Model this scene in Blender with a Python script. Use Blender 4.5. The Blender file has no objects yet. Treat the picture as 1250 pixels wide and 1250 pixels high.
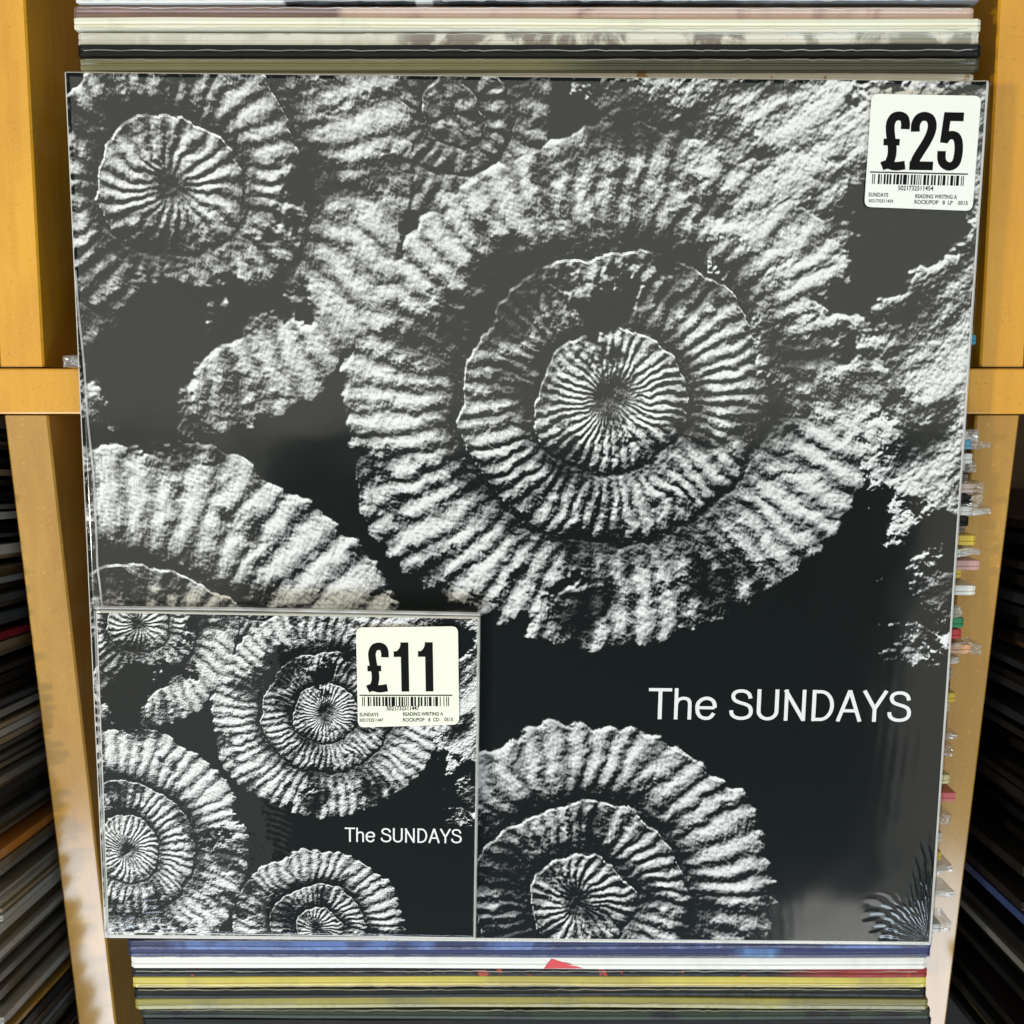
import bpy, bmesh, math, random
from mathutils import Vector, Matrix, Euler

scene = bpy.context.scene
COL = scene.collection
R = math.radians
random.seed(11)

# ------------------------------------------------------------------ camera
TH = R(-6.56)          # the phone is held almost level above the rack, tipped back a little
H = 0.3885             # metres above the top of the back-row dividers (world z = 0)
F = 1253.0 / 1250.0    # focal length over picture width
cam_d = bpy.data.cameras.new('camera')
cam = bpy.data.objects.new('camera', cam_d)
COL.objects.link(cam)
cam.location = (0, 0, H)
cam.rotation_euler = (TH, 0, 0)
cam_d.sensor_width = 36
cam_d.lens = 36 * F
cam_d.clip_start = 0.01
cam_d.clip_end = 50
cam_d.dof.use_dof = True
cam_d.dof.focus_distance = 0.372
cam_d.dof.aperture_fstop = 14
scene.camera = cam

# ------------------------------------------------------------------ world and lamps
w = bpy.data.worlds.new('World')
scene.world = w
w.use_nodes = True
w.node_tree.nodes['Background'].inputs[0].default_value = (0.95, 0.97, 1.0, 1)
w.node_tree.nodes['Background'].inputs[1].default_value = 0.025


def area(name, loc, target, sx, sy, radiance, col):
    l = bpy.data.lights.new(name, 'AREA')
    l.shape = 'RECTANGLE'
    l.size, l.size_y = sx, sy
    l.energy = radiance * sx * sy * math.pi      # watts for that radiance
    l.color = col
    o = bpy.data.objects.new(name, l)
    COL.objects.link(o)
    o.location = loc
    d = Vector(target) - Vector(loc)
    o.rotation_euler = d.to_track_quat('-Z', 'Y').to_euler()
    return o


area('ceiling_lamp', (0.0, 0.75, 1.55), (0.0, 0.75, 0), 3.0, 1.76, 1.10, (1.0, 1.0, 0.86))
area('ceiling_lamp', (-1.22, -0.75, 1.55), (-1.22, -0.75, 0), 1.5, 1.2, 0.85, (1.0, 1.0, 0.9))
area('ceiling_lamp', (1.25, -0.75, 1.55), (1.25, -0.75, 0), 1.0, 1.2, 0.7, (1.0, 0.97, 0.85))
area('shop_window', (-0.08, -1.80, 1.40), (0, -0.1, 0), 2.5, 0.66, 10.5, (0.72, 0.85, 1.0))
pl_ = area('glow_lamp', (0.90, -1.72, 2.10), (0, -.1, 0), 0.40, 0.40, 2.6, (1.0, 0.99, 0.92))  # added lamp with no known source, for a glow low on the cover
pl_.data.shape = 'DISK'
sp_ = bpy.data.lights.new('sunlight_spot', 'SPOT')  # spot put in for sunlight, aimed left so the right side stays dimmer
sp_.energy = 165
sp_.color = (1.0, 0.89, 0.70)
sp_.shadow_soft_size = 0.09
sp_.spot_size = R(19)
sp_.spot_blend = 1.0
spo = bpy.data.objects.new('sunlight_spot', sp_)
COL.objects.link(spo)
spo.location = (-2.1, -0.5, 2.6)
spo.rotation_euler = (Vector((-.10, -.02, 0)) - spo.location).to_track_quat('-Z', 'Y').to_euler()

cy = scene.cycles
cy.max_bounces = 6
cy.diffuse_bounces = 3
cy.glossy_bounces = 3
cy.transparent_max_bounces = 8
cy.caustics_reflective = False
cy.caustics_refractive = False

vs = scene.view_settings
vs.view_transform = 'Standard'
vs.look = 'None'
vs.exposure = 0.0
vs.gamma = 1.0
vs.use_curve_mapping = False

# ------------------------------------------------------------------ helpers
RM = Matrix.Rotation(TH, 3, 'X')
ct, st = math.cos(TH), math.sin(TH)


def at(px, py, z):
    """Point of the horizontal plane at height z measured at a photo position (1250 px)."""
    a, k = (px - 625) / 1253.0, (625 - py) / 1253.0
    d = (H - z) / (ct - k * st)
    return RM @ Vector((a * d, k * d, -d)) + Vector((0, 0, H))


def tag(o, label=None, cat=None, group=None, kind=None):
    if label: o['label'] = label
    if cat: o['category'] = cat
    if group: o['group'] = group
    if kind: o['kind'] = kind
    return o


def empty(name, loc=(0, 0, 0), rot=(0, 0, 0)):
    o = bpy.data.objects.new(name, None)
    o.empty_display_size = 0.02
    COL.objects.link(o)
    o.location = loc
    o.rotation_euler = rot
    return o


def mesh_obj(name, verts, faces, mat, parent=None, smooth=False, uv=None):
    me = bpy.data.meshes.new(name)
    me.from_pydata([tuple(v) for v in verts], [], faces)
    me.update()
    if smooth:
        me.polygons.foreach_set('use_smooth', [True] * len(me.polygons))
    if uv:
        l = me.uv_layers.new(name='UVMap')
        for lp in me.loops:
            l.data[lp.index].uv = uv(me.vertices[lp.vertex_index].co)
    me.materials.append(mat)
    o = bpy.data.objects.new(name, me)
    COL.objects.link(o)
    o.parent = parent
    return o


def box_obj(name, lo, hi, mat, parent=None, bevel=0.0, seg=2):
    bm = bmesh.new()
    bmesh.ops.create_cube(bm, size=1)
    for v in bm.verts:
        v.co = Vector([lo[i] + (v.co[i] + .5) * (hi[i] - lo[i]) for i in range(3)])
    if bevel:
        bmesh.ops.bevel(bm, geom=list(bm.edges), offset=bevel, segments=seg, profile=.5, affect='EDGES')
    me = bpy.data.meshes.new(name)
    bm.to_mesh(me)
    bm.free()
    me.materials.append(mat)
    o = bpy.data.objects.new(name, me)
    COL.objects.link(o)
    o.parent = parent
    return o


# ------------------------------------------------------------------ node helpers
class NT:
    def __init__(s, tree):
        s.t = tree

    def n(s, typ, **kw):
        nd = s.t.nodes.new(typ)
        for k, v in kw.items():
            setattr(nd, k, v)
        return nd

    def put(s, sock, v):
        if isinstance(v, bpy.types.NodeSocket):
            s.t.links.new(v, sock)
        else:
            sock.default_value = v

    def m(s, op, a, b=0.0, c=0.0, clamp=False):
        nd = s.n('ShaderNodeMath', operation=op, use_clamp=clamp)
        s.put(nd.inputs[0], a); s.put(nd.inputs[1], b); s.put(nd.inputs[2], c)
        return nd.outputs[0]

    def v(s, op, a, b=(0, 0, 0), sc=None):
        nd = s.n('ShaderNodeVectorMath', operation=op)
        s.put(nd.inputs[0], a); s.put(nd.inputs[1], b)
        if sc is not None: s.put(nd.inputs['Scale'], sc)
        return nd.outputs['Value'] if op in ('LENGTH', 'DOT_PRODUCT') else nd.outputs['Vector']

    def noise(s, vec, scale, detail=4, rough=.5, out='Fac', dist=0.0):
        nd = s.n('ShaderNodeTexNoise')
        s.put(nd.inputs['Vector'], vec)
        nd.inputs['Scale'].default_value = scale
        nd.inputs['Detail'].default_value = detail
        nd.inputs['Roughness'].default_value = rough
        nd.inputs['Distortion'].default_value = dist
        return nd.outputs[out]

    def smooth(s, x, a, b, lo=0.0, hi=1.0):
        nd = s.n('ShaderNodeMapRange', interpolation_type='SMOOTHSTEP')
        s.put(nd.inputs[0], x); s.put(nd.inputs[1], a); s.put(nd.inputs[2], b)
        s.put(nd.inputs[3], lo); s.put(nd.inputs[4], hi)
        return nd.outputs[0]

    def mix(s, f, a, b):
        nd = s.n('ShaderNodeMix', data_type='RGBA')
        s.put(nd.inputs[0], f)
        s.put(nd.inputs[6], a); s.put(nd.inputs[7], b)
        return nd.outputs[2]

    def sep(s, vec):
        nd = s.n('ShaderNodeSeparateXYZ')
        s.put(nd.inputs[0], vec)
        return nd.outputs

    def comb(s, x, y, z=0.0):
        nd = s.n('ShaderNodeCombineXYZ')
        s.put(nd.inputs[0], x); s.put(nd.inputs[1], y); s.put(nd.inputs[2], z)
        return nd.outputs[0]

    def bump(s, h, strength, dist):
        nd = s.n('ShaderNodeBump')
        nd.inputs['Strength'].default_value = strength
        nd.inputs['Distance'].default_value = dist
        s.put(nd.inputs['Height'], h)
        return nd.outputs[0]


def new_mat(name):
    m = bpy.data.materials.new(name)
    m.use_nodes = True
    nt = NT(m.node_tree)
    b = m.node_tree.nodes['Principled BSDF']
    return m, nt, b


def c4(c):
    return (c[0], c[1], c[2], 1.0)


def plain(name, col, rough=.5, coat=0.0, coat_r=.1, var=.0, scale=60):
    m, nt, b = new_mat(name)
    b.inputs['Roughness'].default_value = rough
    b.inputs['Coat Weight'].default_value = coat
    b.inputs['Coat Roughness'].default_value = coat_r
    if var:
        tc = nt.n('ShaderNodeTexCoord').outputs['Object']
        f = nt.noise(tc, scale, 5, .6)
        nt.put(b.inputs['Base Color'], nt.mix(f, c4([x * (1 - var) for x in col]), c4([min(1, x * (1 + var)) for x in col])))
    else:
        b.inputs['Base Color'].default_value = c4(col)
    return m


def wood_mat(name='varnished_board', tone=((.66, .300, .012, 1), (.76, .375, .022, 1), (.56, .24, .010, 1))):
    m, nt, b = new_mat(name)
    tc = nt.n('ShaderNodeTexCoord').outputs['Object']
    st_ = nt.v('MULTIPLY', tc, (1.0, 0.12, 1.0))
    grain = nt.noise(st_, 160, 5, .6)
    blotch = nt.noise(tc, 14, 4, .55)
    speck = nt.noise(tc, 900, 2, .5)
    c = nt.mix(nt.smooth(blotch, .3, .7), tone[0], tone[1])
    c = nt.mix(nt.smooth(grain, .35, .75, 0, .6), c, tone[2])
    scuff = nt.noise(nt.v('MULTIPLY', tc, (1, .35, 1)), 60, 6, .7)
    c = nt.mix(nt.smooth(scuff, .58, .78, 0, .45), c, (.34, .15, .02, 1))
    c = nt.mix(nt.smooth(speck, .62, .74, 0, .55), c, (.28, .12, .02, 1))
    c = nt.mix(nt.smooth(speck, .36, .26, 0, .35), c, (.76, .45, .12, 1))
    nt.put(b.inputs['Base Color'], c)
    nt.put(b.inputs['Roughness'], nt.smooth(blotch, .3, .7, .5, .65))
    b.inputs['Specular IOR Level'].default_value = .15
    b.inputs['Coat Weight'].default_value = 1.0
    b.inputs['Coat IOR'].default_value = 1.55
    b.inputs['Coat Roughness'].default_value = .15
    nt.put(b.inputs['Normal'], nt.bump(nt.m('ADD', grain, speck), .12, .0006))
    return m


def film_mat(name, rough=.05, spec=1.45, milky=0.0, bump=.0, scale=9.0, stretch=(1, 1, 1), fine=0.0):
    """Clear plastic: mostly lets light through, reflects at its Fresnel share, a little milky."""
    m = bpy.data.materials.new(name)
    m.use_nodes = True
    nt = NT(m.node_tree)
    m.node_tree.nodes.clear()
    out = nt.n('ShaderNodeOutputMaterial')
    tr = nt.n('ShaderNodeBsdfTransparent')
    gl = nt.n('ShaderNodeBsdfGlossy')
    gl.inputs['Roughness'].default_value = rough
    geo = nt.n('ShaderNodeNewGeometry')
    cosv = nt.m('ABSOLUTE', nt.v('DOT_PRODUCT', geo.outputs['Normal'], geo.outputs['Incoming']))
    f0 = ((spec - 1) / (spec + 1)) ** 2
    fres = nt.m('MULTIPLY_ADD', nt.m('POWER', nt.m('SUBTRACT', 1.0, cosv, clamp=True), 5.0), 1 - f0, f0)
    base = tr.outputs[0]
    if milky:
        df = nt.n('ShaderNodeBsdfDiffuse')
        df.inputs['Color'].default_value = (.88, .88, .86, 1)
        mx = nt.n('ShaderNodeMixShader')
        tc0 = nt.n('ShaderNodeTexCoord').outputs['Object']
        nt.put(mx.inputs[0], nt.smooth(nt.noise(tc0, 90, 2, .5), .3, .7, milky * .75, milky * 1.25))
        nt.put(mx.inputs[1], base); nt.put(mx.inputs[2], df.outputs[0])
        base = mx.outputs[0]
    if bump:
        tc = nt.n('ShaderNodeTexCoord').outputs['Object']
        h = nt.noise(nt.v('MULTIPLY', tc, stretch), scale, 3, .5)
        if fine:
            h = nt.m('ADD', h, nt.m('MULTIPLY', nt.noise(tc, scale * 9, 2, .5), fine))
        nn = nt.bump(h, 1.0, bump)
        nt.put(gl.inputs['Normal'], nn)
    mx = nt.n('ShaderNodeMixShader')
    nt.put(mx.inputs[0], fres); nt.put(mx.inputs[1], base); nt.put(mx.inputs[2], gl.outputs[0])
    nt.put(out.inputs[0], mx.outputs[0])
    return m


# ------------------------------------------------------------------ the cover print: a generic
# black-and-white picture of ribbed fan shells in rough stone (own composition)
def group(name, ins, outs):
    g = bpy.data.node_groups.new(name, 'ShaderNodeTree')
    for nm, ty in ins:
        g.interface.new_socket(name=nm, in_out='INPUT', socket_type=ty)
    for nm, ty in outs:
        g.interface.new_socket(name=nm, in_out='OUTPUT', socket_type=ty)
    nt = NT(g)
    gi = nt.n('NodeGroupInput')
    go = nt.n('NodeGroupOutput')
    return g, nt, gi.outputs, go.inputs


FL, VE = 'NodeSocketFloat', 'NodeSocketVector'


def shell_group():
    """One round ribbed fossil: concentric ribbed bands round a button-like middle."""
    g, nt, I, O = group('ribbed_disc', [('P', VE), ('Centre', VE), ('Radius', FL), ('Squash', FL), ('Dir', FL), ('Ribs', FL), ('Rough', FL)],
                        [('Height', FL), ('Mask', FL)])
    q = nt.v('SUBTRACT', I['P'], I['Centre'])
    q = nt.v('SCALE', q, sc=nt.m('DIVIDE', 1.0, I['Radius']))
    rot = nt.n('ShaderNodeVectorRotate', rotation_type='Z_AXIS')
    nt.put(rot.inputs['Vector'], q)
    nt.put(rot.inputs['Angle'], nt.m('MULTIPLY', I['Dir'], -1.0))
    x, y, _ = nt.sep(rot.outputs[0])
    y = nt.m('MULTIPLY', y, I['Squash'])
    q = nt.comb(x, y)
    r0 = nt.v('LENGTH', q)
    th = nt.m('ARCTAN2', y, x)
    ro = nt.m('SUBTRACT', I['Rough'], .5)
    r = nt.m('ADD', r0, nt.m('MULTIPLY', ro, .13))
    inner = nt.m('LESS_THAN', r, .55)
    core = nt.m('LESS_THAN', r, .27)
    # position across the band, 0 at its inner and 1 at its outer edge
    lo = nt.m('ADD', .55, nt.m('ADD', nt.m('MULTIPLY', inner, -.28), nt.m('MULTIPLY', core, -.27)))
    wd = nt.m('ADD', .45, nt.m('ADD', nt.m('MULTIPLY', inner, -.17), nt.m('MULTIPLY', core, -.01)))
    t = nt.m('DIVIDE', nt.m('SUBTRACT', r, lo), wd)
    # ribs lean forward as they go out; each band has its own count
    cnt = nt.m('ADD', I['Ribs'], nt.m('ADD', nt.m('MULTIPLY', inner, -6.0), nt.m('MULTIPLY', core, -15.0)))
    ph = nt.m('ADD', nt.m('MULTIPLY', th, cnt), nt.m('MULTIPLY', nt.m('MULTIPLY', t, t), 2.6))
    ph = nt.m('ADD', ph, nt.m('MULTIPLY', ro, 8.0))
    cs = nt.m('MULTIPLY_ADD', nt.m('COSINE', ph), .5, .5)
    rib = nt.m('MULTIPLY', nt.m('POWER', cs, .8), nt.smooth(r0, .02, .14, .0, 1.0))
    edge = nt.m('ADD', .99, nt.m('MULTIPLY', rib, .018))
    mask = nt.smooth(r, edge, nt.m('SUBTRACT', edge, .035))
    tt = nt.m('MULTIPLY_ADD', t, 2.0, -1.15)
    band = nt.m('SQRT', nt.m('MAXIMUM', nt.m('SUBTRACT', 1.1, nt.m('MULTIPLY', tt, tt)), 0.02))
    amp = nt.smooth(t, .0, .5, .16, .40)
    h = nt.m('MULTIPLY', band, nt.m('ADD', nt.m('MULTIPLY', rib, amp), .58))
    h = nt.m('MULTIPLY', h, nt.m('ADD', .80, nt.m('MULTIPLY', inner, -.12)))
    h = nt.m('MULTIPLY', h, mask)
    nt.put(O['Height'], nt.m('MULTIPLY', h, nt.m('POWER', I['Radius'], .5)))
    nt.put(O['Mask'], mask)
    return g


SHELL = shell_group()
#          centre, radius, squash, turn, ribs
SHELLS = [((.600, .655), .310, 1.06, 20, 58), ((.110, .880), .285, 1.05, 70, 42), ((.060, .270), .335, 1.0, 15, 52), ((.575, .050), .235, 1.0, -30, 46), ((.415, .965), .115, 1.0, 40, 28)]


def height_group():
    g, nt, I, O = group('fossil_bed', [('P', VE)], [('Height', FL), ('Mask', FL)])
    P = I['P']
    nz = nt.noise(P, 9.0, 6, .62, out='Color')
    w1 = nt.v('SUBTRACT', nz, (.5, .5, .5))
    p = nt.v('ADD', P, nt.v('SCALE', w1, sc=.056))
    p = nt.v('MULTIPLY', p, (1, 1, 0))
    n1, n2, n3 = nt.sep(nz)
    H_, M_ = None, None
    for c, rad, sq, d, ribs in SHELLS:
        s = nt.n('ShaderNodeGroup')
        s.node_tree = SHELL
        nt.put(s.inputs['P'], p)
        s.inputs['Centre'].default_value = (c[0], c[1], 0)
        s.inputs['Radius'].default_value = rad
        s.inputs['Squash'].default_value = sq
        s.inputs['Dir'].default_value = R(d)
        s.inputs['Ribs'].default_value = ribs
        nt.put(s.inputs['Rough'], n3)
        H_ = s.outputs[0] if H_ is None else nt.m('MAXIMUM', H_, s.outputs[0])
        M_ = s.outputs[1] if M_ is None else nt.m('MAXIMUM', M_, s.outputs[1])
    # rough stone in the upper right, streaked along a slant
    x, y, _ = nt.sep(P)
    k = nt.m('ADD', nt.m('MULTIPLY', y, .46), nt.m('MULTIPLY', x, .62))
    k = nt.m('ADD', k, nt.m('MULTIPLY', nt.m('SUBTRACT', n1, .5), .42))
    ms = nt.smooth(k, .80, .84)
    rot = nt.n('ShaderNodeVectorRotate', rotation_type='Z_AXIS')
    nt.put(rot.inputs['Vector'], P)
    rot.inputs['Angle'].default_value = R(-38)
    rs = nt.noise(nt.v('MULTIPLY', rot.outputs[0], (.6, 1.25, 1)), 9.0, 7, .64)
    hs = nt.m('MULTIPLY', ms, nt.m('MULTIPLY_ADD', nt.smooth(rs, .34, .66), .46, .08))
    H_ = nt.m('MAXIMUM', H_, hs)
    M_ = nt.m('MAXIMUM', M_, ms)
    hollow = nt.smooth(nt.noise(nt.v('ADD', P, (3.9, 8.8, 0)), 3.2, 6, .58), .385, .43)
    H_ = nt.m('MULTIPLY', H_, hollow)
    M_ = nt.m('MULTIPLY', M_, hollow)
    # chips, pits and grain on everything
    f1 = nt.noise(P, 52.0, 7, .74)
    hh = nt.m('ADD', H_, nt.m('MULTIPLY', nt.m('SUBTRACT', f1, .5), .40))
    hh = nt.m('MULTIPLY', hh, nt.smooth(n2, .36, .54, .35, 1.0))
    nt.put(O['Height'], nt.m('MULTIPLY', hh, nt.smooth(M_, 0, .6)))
    nt.put(O['Mask'], M_)
    return g


FOSSIL = height_group()


def print_mat(name, scale=(1, 1), off=(0, 0), contrast=1.0):
    m, nt, b = new_mat(name)
    uv = nt.n('ShaderNodeTexCoord').outputs['UV']
    p = nt.v('ADD', nt.v('MULTIPLY', uv, (scale[0], scale[1], 0)), (off[0], off[1], 0))

    def ev(vec):
        s = nt.n('ShaderNodeGroup')
        s.node_tree = FOSSIL
        nt.put(s.inputs[0], vec)
        return s.outputs
    a = ev(p)
    q = ev(nt.v('ADD', p, (-.0012, .0030, 0)))       # towards where that picture's light came from
    t = nt.m('MULTIPLY', nt.m('SUBTRACT', a[0], q[0]), 4.9)
    t = nt.m('ADD', t, nt.smooth(a[0], .05, .48, -.10, .55))
    t = nt.m('MULTIPLY_ADD', t, contrast, .05)
    t = nt.m('MULTIPLY', t, nt.smooth(a[1], .05, .7))
    gr_ = nt.noise(p, 210, 4, .78)
    t = nt.m('MULTIPLY', t, nt.smooth(gr_, .30, .68, .64, 1.22))
    t = nt.m('MAXIMUM', nt.smooth(t, -.10, .90, -.034, .88), 0.0)
    ink = nt.mix(t, (.0040, .0066, .0066, 1), (1.0, 1.0, .985, 1))
    nt.put(b.inputs['Base Color'], ink)
    b.inputs['Roughness'].default_value = .5
    b.inputs['Specular IOR Level'].default_value = .08
    return m


# ------------------------------------------------------------------ lettering built from strokes
def catmull(pts, n=6):
    if len(pts) < 3:
        return pts
    P = [pts[0]] + list(pts) + [pts[-1]]
    out = []
    for i in range(1, len(P) - 2):
        a, b, c, d = P[i - 1:i + 3]
        for k in range(n):
            t = k / n
            out.append(tuple(.5 * ((2 * b[j]) + (-a[j] + c[j]) * t + (2 * a[j] - 5 * b[j] + 4 * c[j] - d[j]) * t * t
                                   + (-a[j] + 3 * b[j] - 3 * c[j] + d[j]) * t ** 3) for j in (0, 1)))
    out.append(pts[-1])
    return out


def arc(cx, cy, rx, ry, a0, a1, n=18):
    return [(cx + rx * math.cos(R(a0 + (a1 - a0) * i / n)), cy + ry * math.sin(R(a0 + (a1 - a0) * i / n))) for i in range(n + 1)]


def ribbon(pts, wd):
    n = len(pts)
    L, Rr = [], []
    for i in range(n):
        if i == 0: d = Vector(pts[1]) - Vector(pts[0])
        elif i == n - 1: d = Vector(pts[-1]) - Vector(pts[-2])
        else:
            d = (Vector(pts[i + 1]) - Vector(pts[i])).normalized() + (Vector(pts[i]) - Vector(pts[i - 1])).normalized()
        d.normalize()
        nn = Vector((-d.y, d.x))
        k = 1.0
        if 0 < i < n - 1:
            e = (Vector(pts[i + 1]) - Vector(pts[i])).normalized()
            k = 1.0 / max(.5, abs(Vector((-e.y, e.x)).dot(nn)))
        p = Vector(pts[i])
        L.append(p + nn * wd * .5 * k)
        Rr.append(p - nn * wd * .5 * k)
    return L, Rr


W_ = .104
S_PATH = catmull([(.565, .70), (.525, .835), (.435, .915), (.315, .94), (.195, .915), (.115, .84), (.105, .725), (.165, .625), (.30, .56),
                  (.43, .515), (.54, .445), (.585, .33), (.575, .20), (.495, .10), (.335, .058), (.185, .09), (.085, .18), (.058, .315)], 5)
GLY = {   # advance width, list of strokes (points, width)
    'T': (.64, [([(0, .945), (.62, .945)], .100), ([(.31, .90), (.31, 0)], W_)]),
    'h': (.60, [([(.06 + .04, 1), (.06 + .04, 0)], .098), (catmull([(.10, .46), (.13, .58), (.20, .655), (.30, .68), (.40, .655), (.455, .575), (.465, .47)], 5) + [(.465, 0)], .098)]),
    'e': (.62, [([(.07, .385), (.53, .385)], .095), (catmull([(.535, .385), (.525, .52), (.455, .64), (.315, .69), (.175, .64), (.085, .52), (.07, .365), (.095, .20), (.18, .085), (.315, .045), (.43, .085), (.515, .215)], 5), .105)]),
    ' ': (.30, []),
    'S': (.69, [(S_PATH, W_)]),
    'U': (.73, [([(.105, 1), (.105, .36)] + arc(.345, .30, .24, .245, 180, 360) + [(.585, .36), (.585, 1)], W_)]),
    'N': (.74, [([(.11, 0), (.11, 1)], .100), ([(.075, .985), (.585, .015)], .106), ([(.58, 0), (.58, 1)], .100)]),
    'D': (.72, [([(.11, 0), (.11, 1)], .104), ([(.11, .945), (.28, .945)] + arc(.29, .5, .305, .445, 90, -90) + [(.11, .055)], .102)]),
    'A': (.69, [([(.045, 0), (.34, 1)], .104), ([(.635, 0), (.34, 1)], .104), ([(.17, .345), (.51, .345)], .10)]),
    'Y': (.67, [([(.035, 1), (.33, .42)], .106), ([(.625, 1), (.33, .42)], .106), ([(.33, .46), (.33, 0)], .104)]),
}
B_ = .152
BOLD = {
    '£': (.475, [(catmull([(.375, .70), (.375, .80), (.345, .89), (.265, .925), (.175, .90), (.125, .81), (.12, .70), (.145, .53), (.175, .37), (.17, .22), (.125, .09)], 5), B_),
                 ([(.02, .475), (.295, .475)], .115),
                 (catmull([(.015, .055), (.11, .088), (.25, .06), (.41, .082)], 5), .15)]),
    '2': (.475, [(catmull([(.075, .66), (.075, .79), (.125, .89), (.215, .925), (.31, .89), (.355, .79), (.345, .66), (.285, .50), (.18, .31), (.115, .18), (.085, .03)], 5), B_),
                 ([(.012, .075), (.415, .075)], .15)]),
    '5': (.475, [([(.075, .925), (.41, .925)], .15), ([(.135, .99), (.095, .475)], .125),
                 (catmull([(.095, .50), (.16, .59), (.24, .61), (.315, .57), (.355, .45), (.358, .28), (.325, .13), (.225, .07), (.125, .11), (.078, .20), (.072, .335)], 5), .145)]),
    '1': (.485, [([(.295, 1), (.295, 0)], .155), ([(.075, .765), (.25, .765)], .115), (catmull([(.15, .79), (.21, .85), (.245, .93), (.25, 1.0)], 4), .07)]),
}


def lettering(name, text, glyphs, p0, height, width, mat, parent, rot=0.0, z=0.0, gap=None):
    """Flat printed lettering: p0 = left end of the baseline in the parent's plane."""
    V, Fc = [], []
    x = 0.0
    k = 0
    strokes = []
    for ch in text:
        adv, ss = glyphs[ch]
        for pts, wd in ss:
            strokes.append(([(px + x, py) for px, py in pts], wd))
        x += adv
    tot = x - .05
    sx = width / tot
    cr, sr = math.cos(rot), math.sin(rot)
    for pts, wd in strokes:
        L, Q = ribbon(pts, wd)
        b = len(V)
        zz = z + 1.2e-5 * (k % 3)
        k += 1
        for a, c in zip(L, Q):
            for p in (a, c):
                lx, ly = p.x * sx, p.y * height
                V.append((p0[0] + lx * cr - ly * sr, p0[1] + lx * sr + ly * cr, zz))
        for i in range(len(L) - 1):
            Fc.append((b + 2 * i, b + 2 * i + 1, b + 2 * i + 3, b + 2 * i + 2))
    return mesh_obj(name, V, Fc, mat, parent)


def small_text(name, text, p0, height, width, mat, parent, rot=0.0, z=0.0):
    cu = bpy.data.curves.new(name, 'FONT')
    cu.body = text
    cu.resolution_u = 3
    cu.offset = .018
    tmp = bpy.data.objects.new(name, cu)
    COL.objects.link(tmp)
    bpy.context.view_layer.update()
    me = bpy.data.meshes.new_from_object(tmp.evaluated_get(bpy.context.evaluated_depsgraph_get()))
    bpy.data.objects.remove(tmp)
    bpy.data.curves.remove(cu)
    xs = [v.co.x for v in me.vertices]
    ys = [v.co.y for v in me.vertices]
    x0, x1, y0, y1 = min(xs), max(xs), min(ys), max(ys)
    cr, sr = math.cos(rot), math.sin(rot)
    for v in me.vertices:
        lx = (v.co.x - x0) / (x1 - x0) * width
        ly = (v.co.y - y0) / (y1 - y0) * height
        v.co = (p0[0] + lx * cr - ly * sr, p0[1] + lx * sr + ly * cr, z)
    me.materials.clear()
    me.materials.append(mat)
    o = bpy.data.objects.new(name, me)
    COL.objects.link(o)
    o.parent = parent
    return o


def ean13(digits):
    Lc = ['0001101', '0011001', '0010011', '0111101', '0100011', '0110001', '0101111', '0111011', '0110111', '0001011']
    Gc = [''.join('1' if c == '0' else '0' for c in s)[::-1] for s in Lc]
    Rc = [''.join('1' if c == '0' else '0' for c in s) for s in Lc]
    par = ['LLLLLL', 'LLGLGG', 'LLGGLG', 'LLGGGL', 'LGLLGG', 'LGGLLG', 'LGGGLL', 'LGLGLG', 'LGLGGL', 'LGGLGL'][int(digits[0])]
    s = '101'
    for i in range(6):
        s += (Lc if par[i] == 'L' else Gc)[int(digits[1 + i])]
    s += '01010'
    for i in range(6):
        s += Rc[int(digits[7 + i])]
    return s + '101'


# ------------------------------------------------------------------ materials
M_wood = wood_mat()
M_tandim = wood_mat('dimmed_tan_board', ((.40, .205, .030, 1), (.50, .275, .050, 1), (.35, .17, .025, 1)))  # tan front boards, darkened in colour to stand in for weaker light there
M_floor = plain('bin_base_board', (.10, .055, .022), .6, var=.3)
M_card = plain('pale_card', (.70, .68, .62), .6, var=.06)
M_edge = plain('sleeve_card_edge', (.60, .58, .52), .45, var=.12, scale=200)
M_black = plain('black_print', (.006, .006, .006), .8)
M_black.node_tree.nodes['Principled BSDF'].inputs['Specular IOR Level'].default_value = .1
M_white = plain('white_print', (.86, .86, .85), .4)
M_label = plain('label_paper', (.86, .87, .81), .5, coat=.15, coat_r=.3, var=.03, scale=25)
M_label2 = plain('cream_label_paper', (.84, .85, .70), .5, coat=.15, coat_r=.3, var=.03, scale=25)
M_film = film_mat('shrink_film', .11, 1.68, bump=.0012, scale=10, fine=.03)
M_filmcd = film_mat('tight_shrink_film', .05, 1.45, bump=.0008, scale=14, stretch=(.5, 2.2, 1), fine=.10)
M_bag = film_mat('clear_bag', .07, 2.3, milky=.16, bump=.0025, scale=170)
M_bagmilk = film_mat('milky_bag', .09, 2.2, milky=.40, bump=.0020, scale=150)
M_seam = film_mat('film_seam', .15, 1.9, milky=.55)
M_lp = print_mat('record_cover_print', (1, 1), (0, 0))
M_cd = print_mat('disc_cover_print', (1.0, .885), (0, .03), 1.08)

_sl = {}


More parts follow.
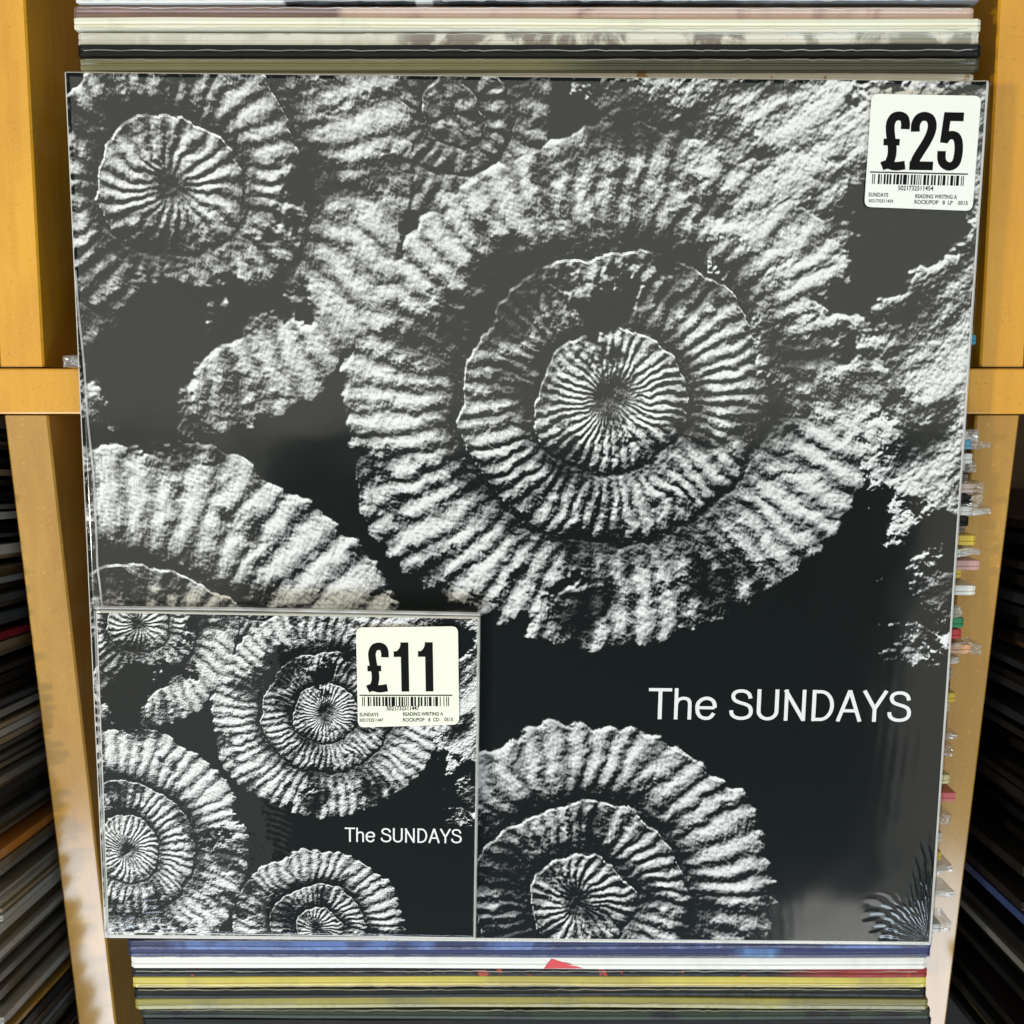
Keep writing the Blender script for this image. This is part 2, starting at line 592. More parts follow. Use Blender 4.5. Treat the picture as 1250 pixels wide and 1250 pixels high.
def sleeve_mat(col, alt=None, scale=30.0, thr=.55, coat=.7, marks=None, split=None):
    """Printed sleeve edge under shrink film. split = (x, colour): another colour from x on."""
    key = (tuple(col), tuple(alt) if alt else None, scale, thr, coat, str(marks), str(split))
    if key in _sl:
        return _sl[key]
    m, nt, b = new_mat('printed_sleeve')
    ob = nt.n('ShaderNodeTexCoord').outputs['Object']
    tc = nt.v('ADD', ob, nt.v('SCALE', (3.1, 5.7, 2.3), sc=nt.n('ShaderNodeObjectInfo').outputs['Random']))
    c = c4(col)
    if split:
        x = nt.sep(ob)[0]
        for sx, sw, sc in split:
            c = nt.mix(nt.smooth(x, sx, sx + sw), c, c4(sc))
    if alt:
        f = nt.noise(nt.v('MULTIPLY', tc, (1, .6, .15)), scale, 5, .6, dist=.6)
        c = nt.mix(nt.smooth(f, thr - .06, thr + .06), c, c4(alt))
    if marks:
        f = nt.noise(nt.v('MULTIPLY', tc, (1, .9, .3)), 150, 3, .5)
        c = nt.mix(nt.smooth(f, .67, .70), c, c4(marks))
    wear = nt.noise(nt.v('MULTIPLY', tc, (1, .3, .3)), 45, 6, .65)
    lum = .3 + .7 * max(col)
    c = nt.mix(nt.smooth(wear, .5, .8, 0, .30), c, c4([min(.8, v * 1.5 + .02) for v in col]))
    c = nt.mix(nt.smooth(wear, .48, .25, 0, .35), c, c4([v * .55 for v in col]))
    nt.put(b.inputs['Base Color'], c)
    b.inputs['Roughness'].default_value = .42
    b.inputs['Coat Weight'].default_value = coat * (.14 if max(col) < .06 else .6)
    b.inputs['Coat Roughness'].default_value = .12
    b.inputs['Specular IOR Level'].default_value = .1 if max(col) < .06 else .3
    wr = nt.noise(nt.v('MULTIPLY', tc, (2.2, 1, .2)), 130, 3, .6)
    nt.put(b.inputs['Coat Normal'], nt.bump(wr, .6, .0004))
    _sl[key] = m
    return m


# ------------------------------------------------------------------ the rack
rack = empty('record_rack', (0, 0, -.33))
tag(rack, 'orange varnished wooden record rack with crossbar between two rows of bins', 'rack')


def board(name, prof, x0, x1, mat):
    """prof: (y, ztop) polyline; a board of a given drop below that line, edges eased."""
    bm = bmesh.new()
    drop = .075
    e = .0007
    n = len(prof)
    rings = []
    for (y, z) in prof:
        pts = [(x0, z - drop), (x0, z - e), (x0 + e, z), (x1 - e, z), (x1, z - e), (x1, z - drop)]
        rings.append([bm.verts.new((px, y, pz + .33)) for px, pz in pts])
    for a, b in zip(rings, rings[1:]):
        for i in range(6):
            bm.faces.new((a[i], a[(i + 1) % 6], b[(i + 1) % 6], b[i]))
    bm.faces.new(rings[0][::-1])
    bm.faces.new(rings[-1])
    bmesh.ops.recalc_face_normals(bm, faces=list(bm.faces))
    me = bpy.data.meshes.new(name)
    bm.to_mesh(me)
    bm.free()
    me.materials.append(mat)
    o = bpy.data.objects.new(name, me)
    COL.objects.link(o)
    o.parent = rack
    return o


IN, OUT = .1755, .1921
YB1, YB0 = .0095, -.0075           # crossbar, back and front edge
SL = math.tan(R(7.6))
for s in (-1, 1):
    xs = sorted((s * IN, s * OUT))
    board('divider', [(YB1 + .0006, 0), (.30, 0)], *xs, M_wood)
    board('divider', [(-.36, -(.36 + YB0) * SL - .0012), (YB0 - .0006, -.0012)], *xs, M_tandim)
    xs = sorted((s * (IN + .37), s * (OUT + .37)))
    board('divider', [(YB1 + .0006, 0), (.30, 0)], *xs, M_wood)
    board('divider', [(-.36, -(.36 + YB0) * SL - .0012), (YB0 - .0006, -.0012)], *xs, M_tandim)
box_obj('crossbar', (-.58, YB0, .33 - .09), (.58, YB1, .33 + .0012), M_wood, rack, .0007, 2)
box_obj('base_board', (-.60, -.40, -.018), (.60, .34, 0), M_floor, rack, .001, 1)
for s in (-1, 1):
    for xx in (IN, IN + .37):
        for yy in (.31, YB0 - .04, -.38):
            xs = sorted((s * (xx + .0025), s * (xx + .0140)))
            box_obj('post', (xs[0], yy - .008, .0), (xs[1], yy + .008, .33 - .078 - max(0, (-yy + YB0) * SL) - (0 if yy > -.3 else .004)), M_wood, rack, .001, 1)


# ------------------------------------------------------------------ records standing in the bins
def loft(name, x0, x1, t, hgt, mat, parent, rnd, nx=10, bow=.0006, crown=.3, dip=0.0, jit=0.0, end=.0012, taper=None, smooth=False, wob=.00022):
    """A sleeve on edge: rounded top edge, thickness t, origin at base centre, x from x0 to x1."""
    ph, am = rnd.uniform(0, 6), rnd.uniform(-bow, bow)
    r = t * crown
    g_ = .00028
    prof = [(-.5, 0, 0), (-.5, 1, -r), (-.44, 1, -r * .2), (-.16, 1, 0), (-.06, 1, -g_), (.04, 1, -g_), (.12, 1, 0), (.44, 1, -r * .2), (.5, 1, -r), (.5, 0, 0)]
    xs = [x0, x0 + end] + [x0 + end + (x1 - x0 - 2 * end) * i / nx for i in range(1, nx)] + [x1 - end, x1]
    V, Fc = [], []
    n = len(prof)
    for i, x in enumerate(xs):
        u = (x - x0) / (x1 - x0)
        k = .90 if i in (0, len(xs) - 1) else 1.0
        top = hgt - (.0005 if i in (0, len(xs) - 1) else 0) - dip * u + rnd.uniform(-1, 1) * wob
        tt = t * k
        if taper:
            tt = t * (1 - u * (1 - taper))
        yo = am * math.sin(ph + u * 5.0)
        for (a, b, c) in prof:
            j = [rnd.uniform(-jit, jit) for _ in range(3)]
            V.append((x + j[0], a * tt + yo + j[1], (top + c if b else 0) + j[2] * (1 if b else 0)))
    for i in range(len(xs) - 1):
        for j in range(n):
            a, b = i * n + j, i * n + (j + 1) % n
            Fc.append((a, b, b + n, a + n))
    Fc.append(tuple(range(n))[::-1])
    Fc.append(tuple(range((len(xs) - 1) * n, len(xs) * n)))
    return mesh_obj(name, V, Fc, mat, parent, smooth=smooth)


def ribbon3(name, pts, wd, z, mat, parent, hgt=.00025):
    L, Q = ribbon(pts, wd)
    V, Fc = [], []
    for (a, b, c) in zip(L, Q, pts):
        V += [(a.x, a.y, z), (c[0], c[1], z + hgt), (b.x, b.y, z)]
    for i in range(len(pts) - 1):
        b = i * 3
        Fc += [(b, b + 1, b + 4, b + 3), (b + 1, b + 2, b + 5, b + 4)]
    return mesh_obj(name, V, Fc, mat, parent)


def tone_label(c, y, side):
    if max(c) > .22: a = 'pale'
    elif max(c) > .12: a = 'mid grey'
    elif c[0] > c[2] * 1.3: a = 'dark brown'
    elif c[2] > c[0] * 1.1: a = 'blue black'
    elif max(c) > .04: a = 'dark grey'
    else: a = 'black'
    if y > -.08: b = 'just below the crossbar'
    elif y > -.14: b = 'halfway down'
    elif y > -.20: b = 'level with the bottom of the cover' if side == 'right' else 'level with the small disc'
    else: b = 'nearest the bottom of the photo'
    return '%s record edge in the %s bin, %s' % (a, side, b)


def record(label, y, ztop, x0, x1, t, mat, lean=0.0, group=None, flap=None, hgt=.315, seed=0, left_flap=None, crown=.12, seam=None):
    rnd = random.Random(seed * 77 + 5)
    base = Vector((0, y, ztop)) - Matrix.Rotation(lean, 3, 'X') @ Vector((0, 0, hgt))
    root = empty('vinyl_record', base, (lean, 0, rnd.uniform(-.0016, .0016)))
    tag(root, label, 'record', group)
    loft('card_sleeve', x0, x1, t, hgt, mat, root, rnd, crown=crown)
    if seam:
        pts, xx = [], x0 + .002
        while xx < x1 - .002:
            pts.append((xx, seam * t + rnd.uniform(-.00022, .00022)))
            xx += rnd.uniform(.0012, .0050)
        ribbon3('film_seam', pts, .00042, hgt - .00005, M_seam, root, rnd.uniform(.0002, .0004))
    if flap:
        fx, fm, kind = flap
        fl = .022 if fx > IN - .002 else .03
        fl = .013
        o = loft('plastic_sleeve', x1 - .012, fx, t + .0012, fl, fm, root, rnd, nx=7, crown=.25, dip=.002,
                 jit=.00045, end=.0006, taper=(.4 if kind == 'point' else .9), smooth=False)
        o.location = (0, 0, hgt - fl + .0008)
    if left_flap:
        fx, fm = left_flap
        o = loft('plastic_sleeve', fx, x0 + .012, t + .0012, .013, fm, root, rnd, nx=7, crown=.25, jit=.00035, end=.001, smooth=True)
        o.location = (0, 0, hgt - .013 + .0008)
    return root


# back row: the seven edges seen above the cover, then those under it
Z_B = .0150
GB = 'records in the back row'
cream, white = (.74, .72, .56), (.74, .74, .68)
back = [
    (-6.0, (.76, .76, .72), dict(split=[(-.080, .002, (.040, .042, .044)), (-.034, .001, (.70, .70, .66)), (-.028, .001, (.045, .047, .05)), (.02, .12, (.20, .21, .21))]),
     'white to grey record edge topmost of the back row', 92, 1196),
    (14.0, (.20, .125, .110), dict(split=[(-.062, .004, (.55, .40, .33))], alt=(.26, .14, .12), scale=20, thr=.62), 'mauve to pink record edge between white and cream ones', 88, 1191),
    (29.3, cream, dict(coat=.3), 'plain cream record edge below the pink one', 90, 1198),
    (45.5, (.62, .60, .52), dict(split=[(-.045, .012, (.24, .21, .18)), (.085, .02, (.30, .29, .24))], alt=(.72, .70, .62), scale=75, thr=.50), 'grey marbled record edge in creased film above the black one', 93, 1197),
    (61.5, (.014, .015, .016), dict(coat=1.0), 'glossy black record edge with sparkling film seam', 95, 1198),
    (77.0, (.21, .205, .105), dict(split=[(.005, .03, (.07, .075, .05))]), 'olive green record edge just behind the large cover', 96, 1197),
    (90.5, (.55, .52, .44), dict(marks=(.30, .17, .07)), 'beige record edge half hidden behind top of large cover', 96, 1195),
]
for i, (py, c, kw, lab, xl, xr) in enumerate(back):
    p = at(625, py, Z_B)
    x0, x1 = at(xl, py, Z_B).x, at(xr, py, Z_B).x
    record(lab, p.y, Z_B - (.0012 if i % 2 else 0) - (.004 if py > 88 else 0), x0, x1, .0042, sleeve_mat(c, **kw), R(-1.5), GB, seed=i, crown=.09, seam=(.02 if c[0] < .02 else .36 if i % 2 else -.40))
# film seam along the black record
pz = at(625, 61.5, Z_B)

yb = at(625, 90.5, Z_B).y
bits = [(368, 1187, (.6, .6, .57), 'white record corner peeking out right of cover, highest of three'),
        (386, 1187, (.55, .52, .47), 'pale grey record corner peeking out right, between white corners'),
        (401, 1188, (.7, .69, .64), 'white record corner peeking out just above blue one'),
        (415, 1192, (.04, .33, .50), 'blue record corner peeking out right above the crossbar')]
for i, (py, xr, c, lab) in enumerate(bits):
    p = at(625, py, .012)
    x1 = at(xr, py, .012).x
    record(lab, p.y, .012, x1 - .315, x1, .0036, sleeve_mat(c), R(-1.5), GB, seed=40 + i)
p = at(90, 441, .010)
record('clear plastic sleeve corner sticking out left above crossbar', p.y, .010, -.152, .158, .0030, sleeve_mat((.5, .5, .5)), R(-1.5), GB, seed=50, left_flap=(at(77, 441, .01).x, M_bag))

# front row: (photo height, right end, colour or bag, label)
GF = 'records in the front row'
ye, re_, gr, bk, wh, pk = (.60, .43, .055), (.50, .055, .050), (.035, .24, .10), (.015, .015, .016), (.70, .69, .64), (.55, .33, .30)
front = [
    (532, 1197, ('bag', wh), 'clear crinkled sleeve corner nearest the crossbar on the right'),
    (544, 1212, ('point', (.10, .36, .55)), 'long clear sleeve corner with blue inside, by the crossbar'),
    (558.5, 1188, ('card', wh), 'short white record corner under the blue clear one'),
    (570.5, 1194, ('bag', (.6, .6, .6)), 'clear dotted sleeve corner above a small black corner'),
    (583, 1184, ('bag', bk), 'small black record corner in clear film, upper right'),
    (596, 1204, ('bag', (.55, .42, .36)), 'wide clear sleeve corner with pinkish record inside'),
    (610, 1202, ('bag', bk), 'dark record corner in wide glossy clear sleeve'),
    (624, 1212, ('point', wh), 'longest clear sleeve corner with greyish white record'),
    (637, 1183, ('card', bk), 'short black record corner under the longest clear sleeve'),
    (647, 1180, ('bag', (.3, .3, .3)), 'tiny dark and white corner above the yellow one'),
    (659.5, 1192, ('card', ye), 'bright yellow record corner, larger of the upper two yellow'),
    (675, 1199, ('point', wh), 'white pointed sleeve corner between yellow and pink'),
    (690, 1196, ('card', pk), 'pale pink record corner under white pointed sleeve'),
    (702, 1174, ('card', ye), 'short yellow record corner below the pale pink one'),
    (720.5, 1191, ('card', wh), 'square white record corner below the short yellow one'),
    (748, 1176, ('bag', wh), 'crinkled white sleeve corner above the green one'),
    (761.5, 1177, ('card', gr), 'green record corner between white and red'),
    (775, 1174, ('card', re_), 'red record corner below the green one'),
    (793, 1200, ('bag', (.62, .34, .18)), 'wide clear sleeve corner with orange record inside'),
    (809, 1174, ('point', wh), 'white pointed sleeve corner below the orange one'),
    (823, 1163, ('card', (.3, .3, .28)), 'grey record corner beside the cover title, barely showing'),
    (837, 1160, ('card', bk), 'black record corner beside the cover title'),
    (851, 1167, ('card', ye), 'amber yellow record corner right of the cover title'),
    (864, 1160, ('card', (.6, .5, .3)), 'pale yellow record corner under the amber one'),
    (882, 1156, ('card', bk), 'black record corner above two crinkled clear corners'),
    (901, 1170, ('point', (.5, .5, .48)), 'crinkled clear sleeve corner, upper of two below title'),
    (917.5, 1165, ('bag', (.6, .6, .57)), 'crinkled clear sleeve corner, lower of two below title'),
    (936, 1152, ('card', (.4, .38, .34)), 'grey brown record corner hidden beside lower right cover'),
    (952.5, 1160, ('card', (.62, .55, .28)), 'cream yellow record corner above the pink and black one'),
    (973, 1167, ('card', (.55, .13, .13)), 'dark pink record corner in the lower right'),
    (1001, 1163, ('bag', (.55, .40, .37)), 'crinkled clear sleeve corner with pinkish tint'),
    (1024, 1150, ('card', (.6, .58, .5)), 'cream record corner beside lower right of cover'),
    (1046, 1149, ('card', ye), 'thin yellow record corner above two white points'),
    (1064, 1165, ('point', wh), 'upper of two white pointed sleeve corners, lower right'),
    (1093, 1167, ('point', wh), 'lower of two white pointed sleeve corners, lower right'),
    (1134, 1163, ('bag', (.5, .5, .48)), 'sparkling crinkled clear corner at bottom right of cover'),
]
for i, (py, xr, (kd, c), lab) in enumerate(front):
    z = .0125 - .006 * (py - 530) / 600
    if kd == 'card' and xr > 1186: z += .0005
    p = at(625, py, z)
    fx = at(xr, py, z).x
    if kd == 'card':
        x1 = fx
        flap = None
        t = .0038
    else:
        x1 = fx - .0045 if kd == 'bag' else fx - .008
        flap = (fx, M_bagmilk if c == wh else M_bag, kd)
        t = .0034
    x1 = min(x1, IN - .0012) if z < .004 else x1
    # cards that reach over the divider stand clear of it
    x1 = min(x1, IN - .0008)
    record(lab, p.y, z, x1 - .315, x1, t, sleeve_mat(c), R(1.0), GF, flap=flap, seed=100 + i)

low = [
    (1153.5, 156, 1137, (.10, .16, .38), dict(alt=(.03, .035, .10), scale=18, thr=.5), 'pale blue record edge directly below the cover', .0040, .0075),
    (1163, 157, 1136, (.028, .034, .11), dict(alt=(.12, .25, .50), scale=14, thr=.60), 'navy blue record edge second below the cover', .0042, .0066),
    (1175.5, 160, 1131, (.74, .73, .68), dict(coat=.4), 'thick white record edge with small red mark below cover', .0052, .0062),
    (1187, 160, 1132, (.016, .015, .015), dict(split=[(.10, .03, (.26, .035, .03))], marks=(.42, .06, .03)), 'black record edge with red marks under the white one', .0040, .0050),
    (1199, 162, 1131, (.56, .46, .085), dict(alt=(.42, .34, .08), scale=12, thr=.55), 'bright yellow record edge in the bottom stack', .0046, .0050),
    (1212, 163, 1131, (.015, .015, .014), dict(), 'glossy black record edge between yellow and olive ones', .0044, .0040),
    (1225, 165, 1133, (.30, .26, .055), dict(alt=(.20, .18, .06), scale=12, thr=.55), 'olive yellow record edge near bottom of photo', .0046, .0040),
    (1238, 172, 1136, (.035, .045, .028), dict(alt=(.02, .02, .02)), 'dark green record edge near bottom of photo', .0044, .0030),
    (1250, 174, 1137, (.018, .018, .018), dict(), 'black record edge cut by bottom of photo', .0044, .0024),
]
lowroots = []
for i, (py, xl, xr, c, kw, lab, t, z) in enumerate(low):
    p = at(625, py, z)
    lowroots.append(record(lab, p.y, z, at(xl, py, z).x, at(xr, py, z).x, t, sleeve_mat(c, **kw), R(1.0), GF, seed=200 + i, crown=.09, seam=(.40, -.38, None, .1, -.36, .3, -.1, .35, .0)[i]))
# red printed triangle on the white one
rt = lowroots[2]
mesh_obj('printed_mark', [(.0125, -.0023, .3151), (.0285, -.0023, .3151), (.0155, .0019, .3151)], [(0, 1, 2)], plain('red_print', (.60, .03, .03), .4), rt)

# neighbouring bins: the side edges of their records, seen down past the dividers
rn = random.Random(5)
dark = [(.02, .02, .022), (.03, .028, .026), (.05, .05, .05), (.09, .09, .088), (.14, .135, .125), (.022, .018, .016), (.06, .04, .025), (.035, .045, .05), (.18, .17, .15), (.10, .075, .045), (.34, .33, .30), (.26, .20, .13), (.42, .41, .38), (.05, .05, .052), (.15, .16, .17)]
special = {47: ((.42, .16, .03), 'orange brown record edge in the bin left of the divider'),
           61: ((.36, .02, .035), 'red record edge in the bin left of the divider'),
           66: ((.40, .24, .05), 'mustard record edge low in the left bin'),
           26: ((.16, .01, .02), 'dark red record edge high in the left bin'),
           53: ((.50, .51, .49), 'pale grey record edge in the left bin below orange one')}
y = .010
for i in range(82):
    t = rn.choice([.0016, .0020, .0026, .0032, .0042])
    y -= t + rn.uniform(.0003, .0020)
    z = .008 + .02 * (y + .02) + rn.uniform(-.004, .004)
    xr = -.2005 - rn.uniform(0, .008)
    c, lab = special.get(i, (rn.choice(dark), None))
    record(lab or tone_label(c, y, 'left'), y, z, xr - .315, xr, t, sleeve_mat(c, coat=.4),
           R(-4.6 + rn.uniform(-.5, .5)), 'records in the left bin', seed=300 + i)
special = {9: ((.12, .08, .04), 'brown record edge high in the right bin'), 13: ((.13, .12, .10), 'grey record edge high in the right bin'),
           29: ((.05, .08, .20), 'blue record edge low in the right bin'), 33: ((.22, .22, .19), 'pale grey record edge low in the right bin'),
           36: ((.22, .012, .012), 'dark red record edge low in the right bin'), 40: ((.12, .12, .035), 'olive record edge low in the right bin')}
y = -.045
for i in range(42):
    t = rn.uniform(.0030, .0052)
    y -= t + rn.uniform(.0006, .0030)
    z = .004 + .02 * (y + .02) + rn.uniform(-.010, .004)
    xl = .2060 + rn.uniform(0, .016)
    c, lab = special.get(i, (rn.choice([(.012, .012, .013), (.016, .014, .013), (.022, .022, .024), (.012, .010, .009)]), None))
    record(lab or tone_label(c, y, 'right'), y, z, xl, xl + .315, t, sleeve_mat(c, coat=.3),
           R(-2.5 + rn.uniform(-.5, .5)), 'records in the right bin', seed=400 + i)


# ------------------------------------------------------------------ the large cover
def film_sheet(name, x0, x1, y0, y1, nx, ny, fn, mat, parent, drop=.0028, warp=None):
    V, Fc = [], []
    for j in range(ny + 1):
        for i in range(nx + 1):
            u, v = i / nx, j / ny
            if warp:
                u, v = 1 - (1 - u) ** warp, v ** warp
            x, y_ = x0 + (x1 - x0) * u, y0 + (y1 - y0) * v
            e = min(x - x0, x1 - x, y_ - y0, y1 - y_)
            z = fn(x, y_)
            rr = .0016
            if e < rr:
                z -= drop * (1 - math.sqrt(max(0, 1 - ((rr - e) / rr) ** 2)))
            V.append((x, y_, z))
    for j in range(ny):
        for i in range(nx):
            a = j * (nx + 1) + i
            Fc.append((a, a + 1, a + nx + 2, a + nx + 1))
    return mesh_obj(name, V, Fc, mat, parent, smooth=True)


def grid_lines(lo, hi, n, edge=.0018, k=5):
    return None


LP = empty('album_cover', (.0037, -.0498, .0192), (R(1.02), 0, -.0092))
tag(LP, 'large black and white fossil print record cover priced £25, titled in white', 'record')
bpy.context.view_layer.update()
LT = .0026       # local height of the print above the underside
HW = .1575
LPi = (Matrix.Translation(LP.location) @ LP.rotation_euler.to_matrix().to_4x4()).inverted()


def on(inv, px, py, zl):
    """local xy on the plane z = zl of a thing, from a photo position"""
    a, k = (px - 625) / 1253.0, (625 - py) / 1253.0
    d = RM @ Vector((a, k, -1.0))
    o = inv @ Vector((0, 0, H))
    dd = inv.to_3x3() @ d
    s = (zl - o.z) / dd.z
    q = o + dd * s
    return (q.x, q.y)


sl = box_obj('card_sleeve', (-HW, -HW, 0), (HW, HW, LT), M_edge, LP, .0006, 2)
px0, px1, py0, py1 = -HW + .0006, HW - .0011, -HW + .0016, HW - .0005
mesh_obj('front_print', [(px0, py0, LT + .00006), (px1, py0, LT + .00006), (px1, py1, LT + .00006), (px0, py1, LT + .00006)], [(0, 1, 2, 3)], M_lp, LP,
         uv=lambda c: ((c.x + HW) / (2 * HW), (c.y + HW) / (2 * HW)))
rz = random.Random(3)
cr_ = (HW - .001, -HW + .003)


def lp_film(x, y):
    z = LT + .00105
    z += .00012 * math.sin(x * 31 + y * 17) + .00010 * math.sin(y * 43 - x * 12 + 1)
    # long soft ripples towards the right edge
    k = max(0, (x - .05) / .1) * max(0, min(1, (-.02 - y) / .06))
    z += .000006 * k * math.sin(x * 1500 + 60 * y + 5 * math.sin(y * 35)) * (.5 + .5 * math.sin(y * 55 + x * 40))
    if y < -.118 and x > .02:
        z -= .00042 * ((-.118 - y) / .038) ** 2 * min(1, (x - .02) / .06)
    # gathers fanning out of the lower right corner
    dx, dy = (cr_[0] - x) * 1.55, y - cr_[1]
    d = math.hypot(dx, dy)
    if d < .05:
        a = math.atan2(dy, max(dx, 1e-5))
        f = max(0, 1 - d / (.034 + .010 * math.sin(a * 5.3))) ** .8
        z += f * .00026 * (math.sin(a * 47 + 2.2 * math.sin(d * 170)) + .7 * math.sin(a * 61 + 1 + 3 * d * 200) * math.sin(d * 260 + a * 9))
    dx, dy = HW - x, HW - y
    d = math.hypot(dx, dy)
    if d < .02:
        z += max(0, 1 - d / .014) * .0003 * math.sin(math.atan2(dy, dx + 1e-5) * 14)
    dx = x + HW
    d = math.hypot(dx, dy)
    if d < .03:
        z += max(0, 1 - d / .026) * .00016 * math.sin(math.atan2(dy, dx + 1e-5) * 17)
    return z


film_sheet('shrink_film', -HW - .0004, HW + .0007, -HW - .0004, HW + .0004, 380, 380, lp_film, M_film, LP, warp=1.9)


sp = [(92, 330), (97, 390), (103, 450), (106, 500), (110, 540), (114, 580), (116, 620), (118, 660), (119, 690), (122, 715), (125, 742)]
ribbon3('film_seam', catmull([on(LPi, a, b, LT + .0007) for a, b in sp], 4), .0007, LT + .00075, M_seam, LP)
# folded film edge running down the right side
sp = [(1205, 130), (1197, 250), (1186, 400), (1177, 540), (1166, 700), (1157, 850), (1149, 960), (1143, 1060), (1137, 1148)]
ribbon3('film_edge', catmull([on(LPi, a - 1.5, b, LT + .0007) for a, b in sp], 4), .0007, LT + .00100, M_seam, LP, .0004)


def rot_of(inv, a, b, z):
    p, q = on(inv, *a, z), on(inv, *b, z)
    return math.atan2(q[1] - p[1], q[0] - p[0]), math.hypot(q[0] - p[0], q[1] - p[1])


def sticker(parent, inv, zl, corners, mat, price, price_box, code, bar, texts):
    """corners: photo positions of the label, clockwise from top left."""
    tl, tr, br, bl = [Vector(on(inv, *c, zl)) for c in corners]
    rad = .0024
    P = []
    cs = [bl, br, tr, tl]
    for i in range(4):
        p, a, b = cs[i], cs[i - 1], cs[(i + 1) % 4]
        e1, e2 = (a - p).normalized(), (b - p).normalized()
        for k in range(7):
            t = k / 6
            q = (p + e1 * rad) * (1 - t) ** 2 + p * 2 * t * (1 - t) + (p + e2 * rad) * t * t
            P.append(q)
    n = len(P)
    th = .00012
    V = [(q.x, q.y, zl) for q in P] + [(q.x, q.y, zl - th) for q in P]
    Fc = [tuple(range(n))] + [(i, i + n, (i + 1) % n + n, (i + 1) % n) for i in range(n)]
    st = mesh_obj('price_sticker', V, Fc, mat, parent)
    zt = zl + .00006
    (l, bse), (r, _), cap = price_box[0], price_box[1], price_box[2]
    ang, wd = rot_of(inv, price_box[0], price_box[1], zl)
    p0 = on(inv, *price_box[0], zl)
    hh = rot_of(inv, price_box[0], (price_box[0][0], price_box[0][1] - cap), zl)[1]
    lettering('price_lettering', price, BOLD, p0, hh, wd, M_black, st, ang, zt)
    # rule above the bar code, then the bars
    a, b, hb = bar
    ang, wd = rot_of(inv, a, b, zl)
    o = Vector(on(inv, *a, zl))
    ux, uy = Vector((math.cos(ang), math.sin(ang))), Vector((-math.sin(ang), math.cos(ang)))
    hpx = rot_of(inv, a, (a[0], a[1] + hb), zl)[1]

    def quad(V, Fc, x0, x1, y0, y1, z):
        k = len(V)
        for x, y in ((x0, y0), (x1, y0), (x1, y1), (x0, y1)):
            q = o + ux * x + uy * y
            V.append((q.x, q.y, z))
        Fc.append((k, k + 1, k + 2, k + 3))
    V, Fc = [], []
    bits = ean13(code)
    m = wd / len(bits)
    i = 0
    while i < len(bits):
        if bits[i] == '1':
            j = i
            while j < len(bits) and bits[j] == '1': j += 1
            quad(V, Fc, i * m, (j - .05) * m, -hpx, -.0002, zt)
            i = j
        else:
            i += 1
    mesh_obj('bar_code', V, Fc, M_black, st)
    V, Fc = [], []
    quad(V, Fc, -wd * .03, wd * 1.04, .00018, .00060, zt)
    mesh_obj('printed_rule', V, Fc, M_black, st)
    for tx, a, b, cap in texts:
        ang, wd = rot_of(inv, a, b, zl)
        hh = rot_of(inv, a, (a[0], a[1] - cap), zl)[1]
        small_text('small_lettering', tx, on(inv, *a, zl), hh, wd, M_black, st, ang, zt)
    return st


ZS = LT + .0017
sticker(LP, LPi, ZS, [(1064, 114.5), (1198, 117), (1187, 257.5), (1055, 252.5)], M_label, '£25', ((1075, 207), (1173, 208.5), 71),
        '5021732511454', ((1065, 211.5), (1177, 214), 13),
        [('5021732511454', (1096, 232.5), (1139, 233), 6), ('SUNDAYS', (1060, 240), (1084, 240.5), 5), ('5021732511454', (1060, 247), (1090, 247.5), 4),
         ('READING WRITING A', (1117, 242), (1168, 243), 5), ('ROCK/POP   8  LP    0515', (1116, 249), (1181, 250.5), 5)])
ang, wd = rot_of(LPi, (791, 878), (1111, 882), LT)
hh = rot_of(LPi, (791, 878), (791, 840), LT)[1]
lettering('title_lettering', 'The SUNDAYS', GLY, on(LPi, 791, 877.5, LT), hh, wd, M_white, LP, ang, LT + .00016)

# ------------------------------------------------------------------ the compact disc lying on it
CT = .0050
zc = .0192 + LT + .0014
pc = at(352, 944, .0270)
CD = empty('compact_disc', (pc.x, pc.y, zc - .0004 + (pc.y + .0498) * math.tan(R(1.02))), (R(1.02), 0, -.0170))
tag(CD, 'small compact disc with fossil print cover priced £11, lying on the large cover', 'compact disc')
CDi = (Matrix.Translation(CD.location) @ CD.rotation_euler.to_matrix().to_4x4()).inverted()
cx = [on(CDi, *c, CT) for c in ((118, 747), (585, 751), (580, 1146), (129, 1139))]
X0, X1 = (cx[0][0] + cx[3][0]) / 2, (cx[1][0] + cx[2][0]) / 2
Y0, Y1 = (cx[2][1] + cx[3][1]) / 2, (cx[0][1] + cx[1][1]) / 2
print('CD size', X1 - X0, Y1 - Y0)
box_obj('card_sleeve', (X0, Y0, 0), (X1, Y1, CT), M_edge, CD, .0005, 2)
a, b, c_, d = X0 + .0007, X1 - .0006, Y0 + .0006, Y1 - .0008
mesh_obj('front_print', [(a, c_, CT + .00006), (b, c_, CT + .00006), (b, d, CT + .00006), (a, d, CT + .00006)], [(0, 1, 2, 3)], M_cd, CD,
         uv=lambda q: ((q.x - X0) / (X1 - X0), (q.y - Y0) / (Y1 - Y0)))


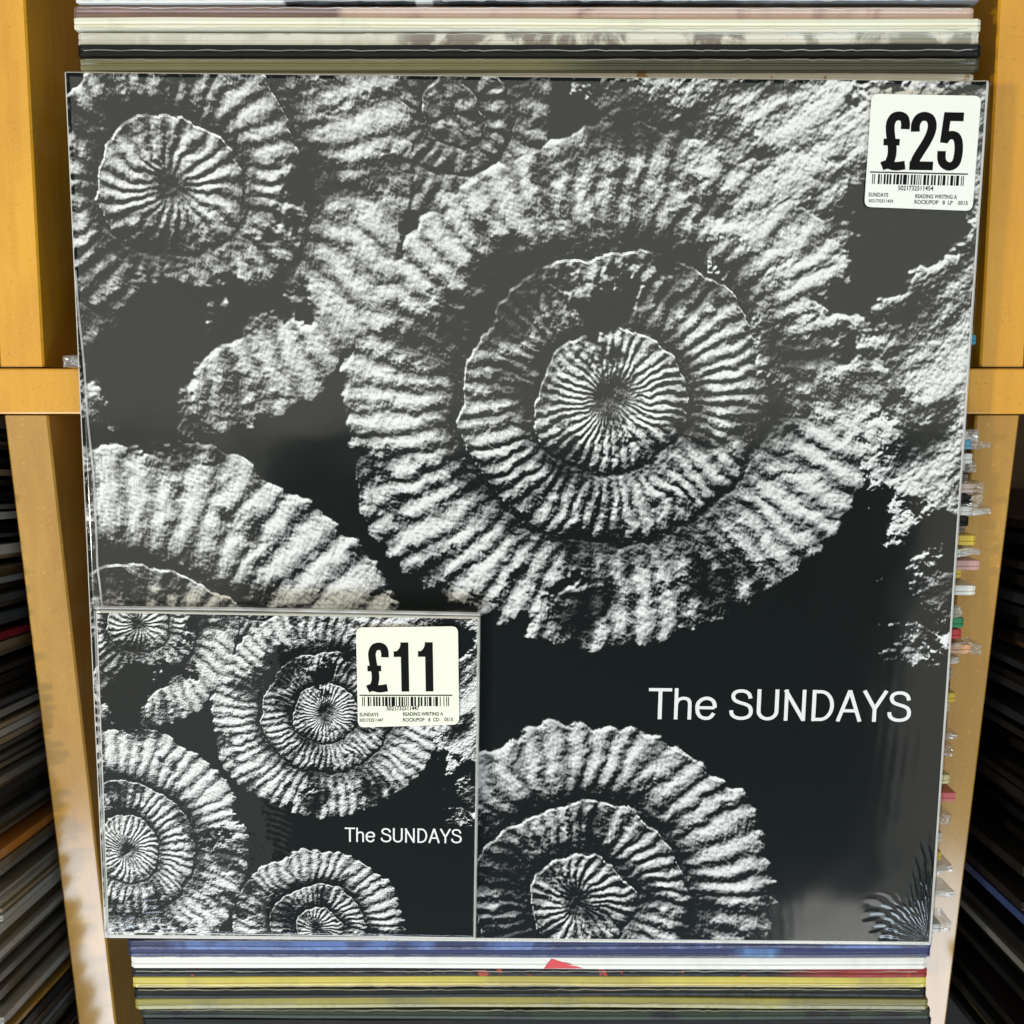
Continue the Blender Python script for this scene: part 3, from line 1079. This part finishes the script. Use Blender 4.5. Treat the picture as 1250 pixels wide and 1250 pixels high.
def cd_film(x, y):
    z = CT + .00035
    u, v = (x - X0) / (X1 - X0), (y - Y0) / (Y1 - Y0)
    # short level creases in the lower left, fanning at the corner
    k = max(0, 1 - abs(u - .12) / .12) * max(0, 1 - v / .75) + .25 * max(0, 1 - abs(u - .45) / .12) * max(0, 1 - abs(v - .33) / .25)
    z += .00012 * k * math.sin(y * 2600 + 3 * math.sin(x * 300) + x * 500) * (.5 + .5 * math.sin(x * 420 + y * 160))
    z += .00010 * math.sin(x * 60 + 1) * math.sin(y * 50)
    dx, dy = x - X0, y - Y0
    dd = math.hypot(dx, dy)
    z += max(0, 1 - dd / .022) * .00022 * math.sin(math.atan2(dy, dx + 1e-5) * 22)
    dy = Y1 - y
    dd = math.hypot(dx, dy)
    z += max(0, 1 - dd / .02) * .0002 * math.sin(math.atan2(dy, dx + 1e-5) * 20)
    return z


film_sheet('shrink_film', X0 - .0005, X1 + .0006, Y0 - .0004, Y1 + .0018, 260, 240, cd_film, M_filmcd, CD, drop=.0035)
ribbon3('film_edge', [(X0 - .0004, Y1 + .0010), (X0 + .05, Y1 + .0013), (X1 + .0004, Y1 + .0009)], .0012, CT - .0004, M_seam, CD, .0004)
ribbon3('film_edge', [(X1 + .0001, Y1), (X1 + .0002, (Y0 + Y1) / 2), (X1, Y0)], .0006, CT + .0002, M_seam, CD, .0004)
ribbon3('film_edge', [(X0 - .0001, Y1), (X0 - .0003, (Y0 + Y1) / 2), (X0, Y0)], .0006, CT + .0002, M_seam, CD, .0004)
ZC = CT + .0009
sticker(CD, CDi, ZC, [(434.5, 766), (559, 764.5), (560.5, 884.5), (437, 888)], M_label2, '£11', ((448, 844.5), (533, 844), 60),
        '5021732511447', ((442, 850), (548, 850), 12),
        [('5021732511447', (472, 867.5), (512, 867), 5.5), ('SUNDAYS', (439, 874.5), (462, 874.5), 4.5), ('5021732511447', (439, 881), (468, 881), 4),
         ('READING WRITING A', (492, 874), (541, 873.5), 4.5), ('ROCK/POP   8  CD    0515', (492, 881), (553, 880.5), 4.5)])
ang, wd = rot_of(CDi, (421, 1027.5), (563.5, 1029.5), CT)
hh = rot_of(CDi, (421, 1027), (421, 1009.5), CT)[1]
lettering('title_lettering', 'The SUNDAYS', GLY, on(CDi, 421, 1027.3, CT), hh, wd, M_white, CD, ang, CT + .00016)
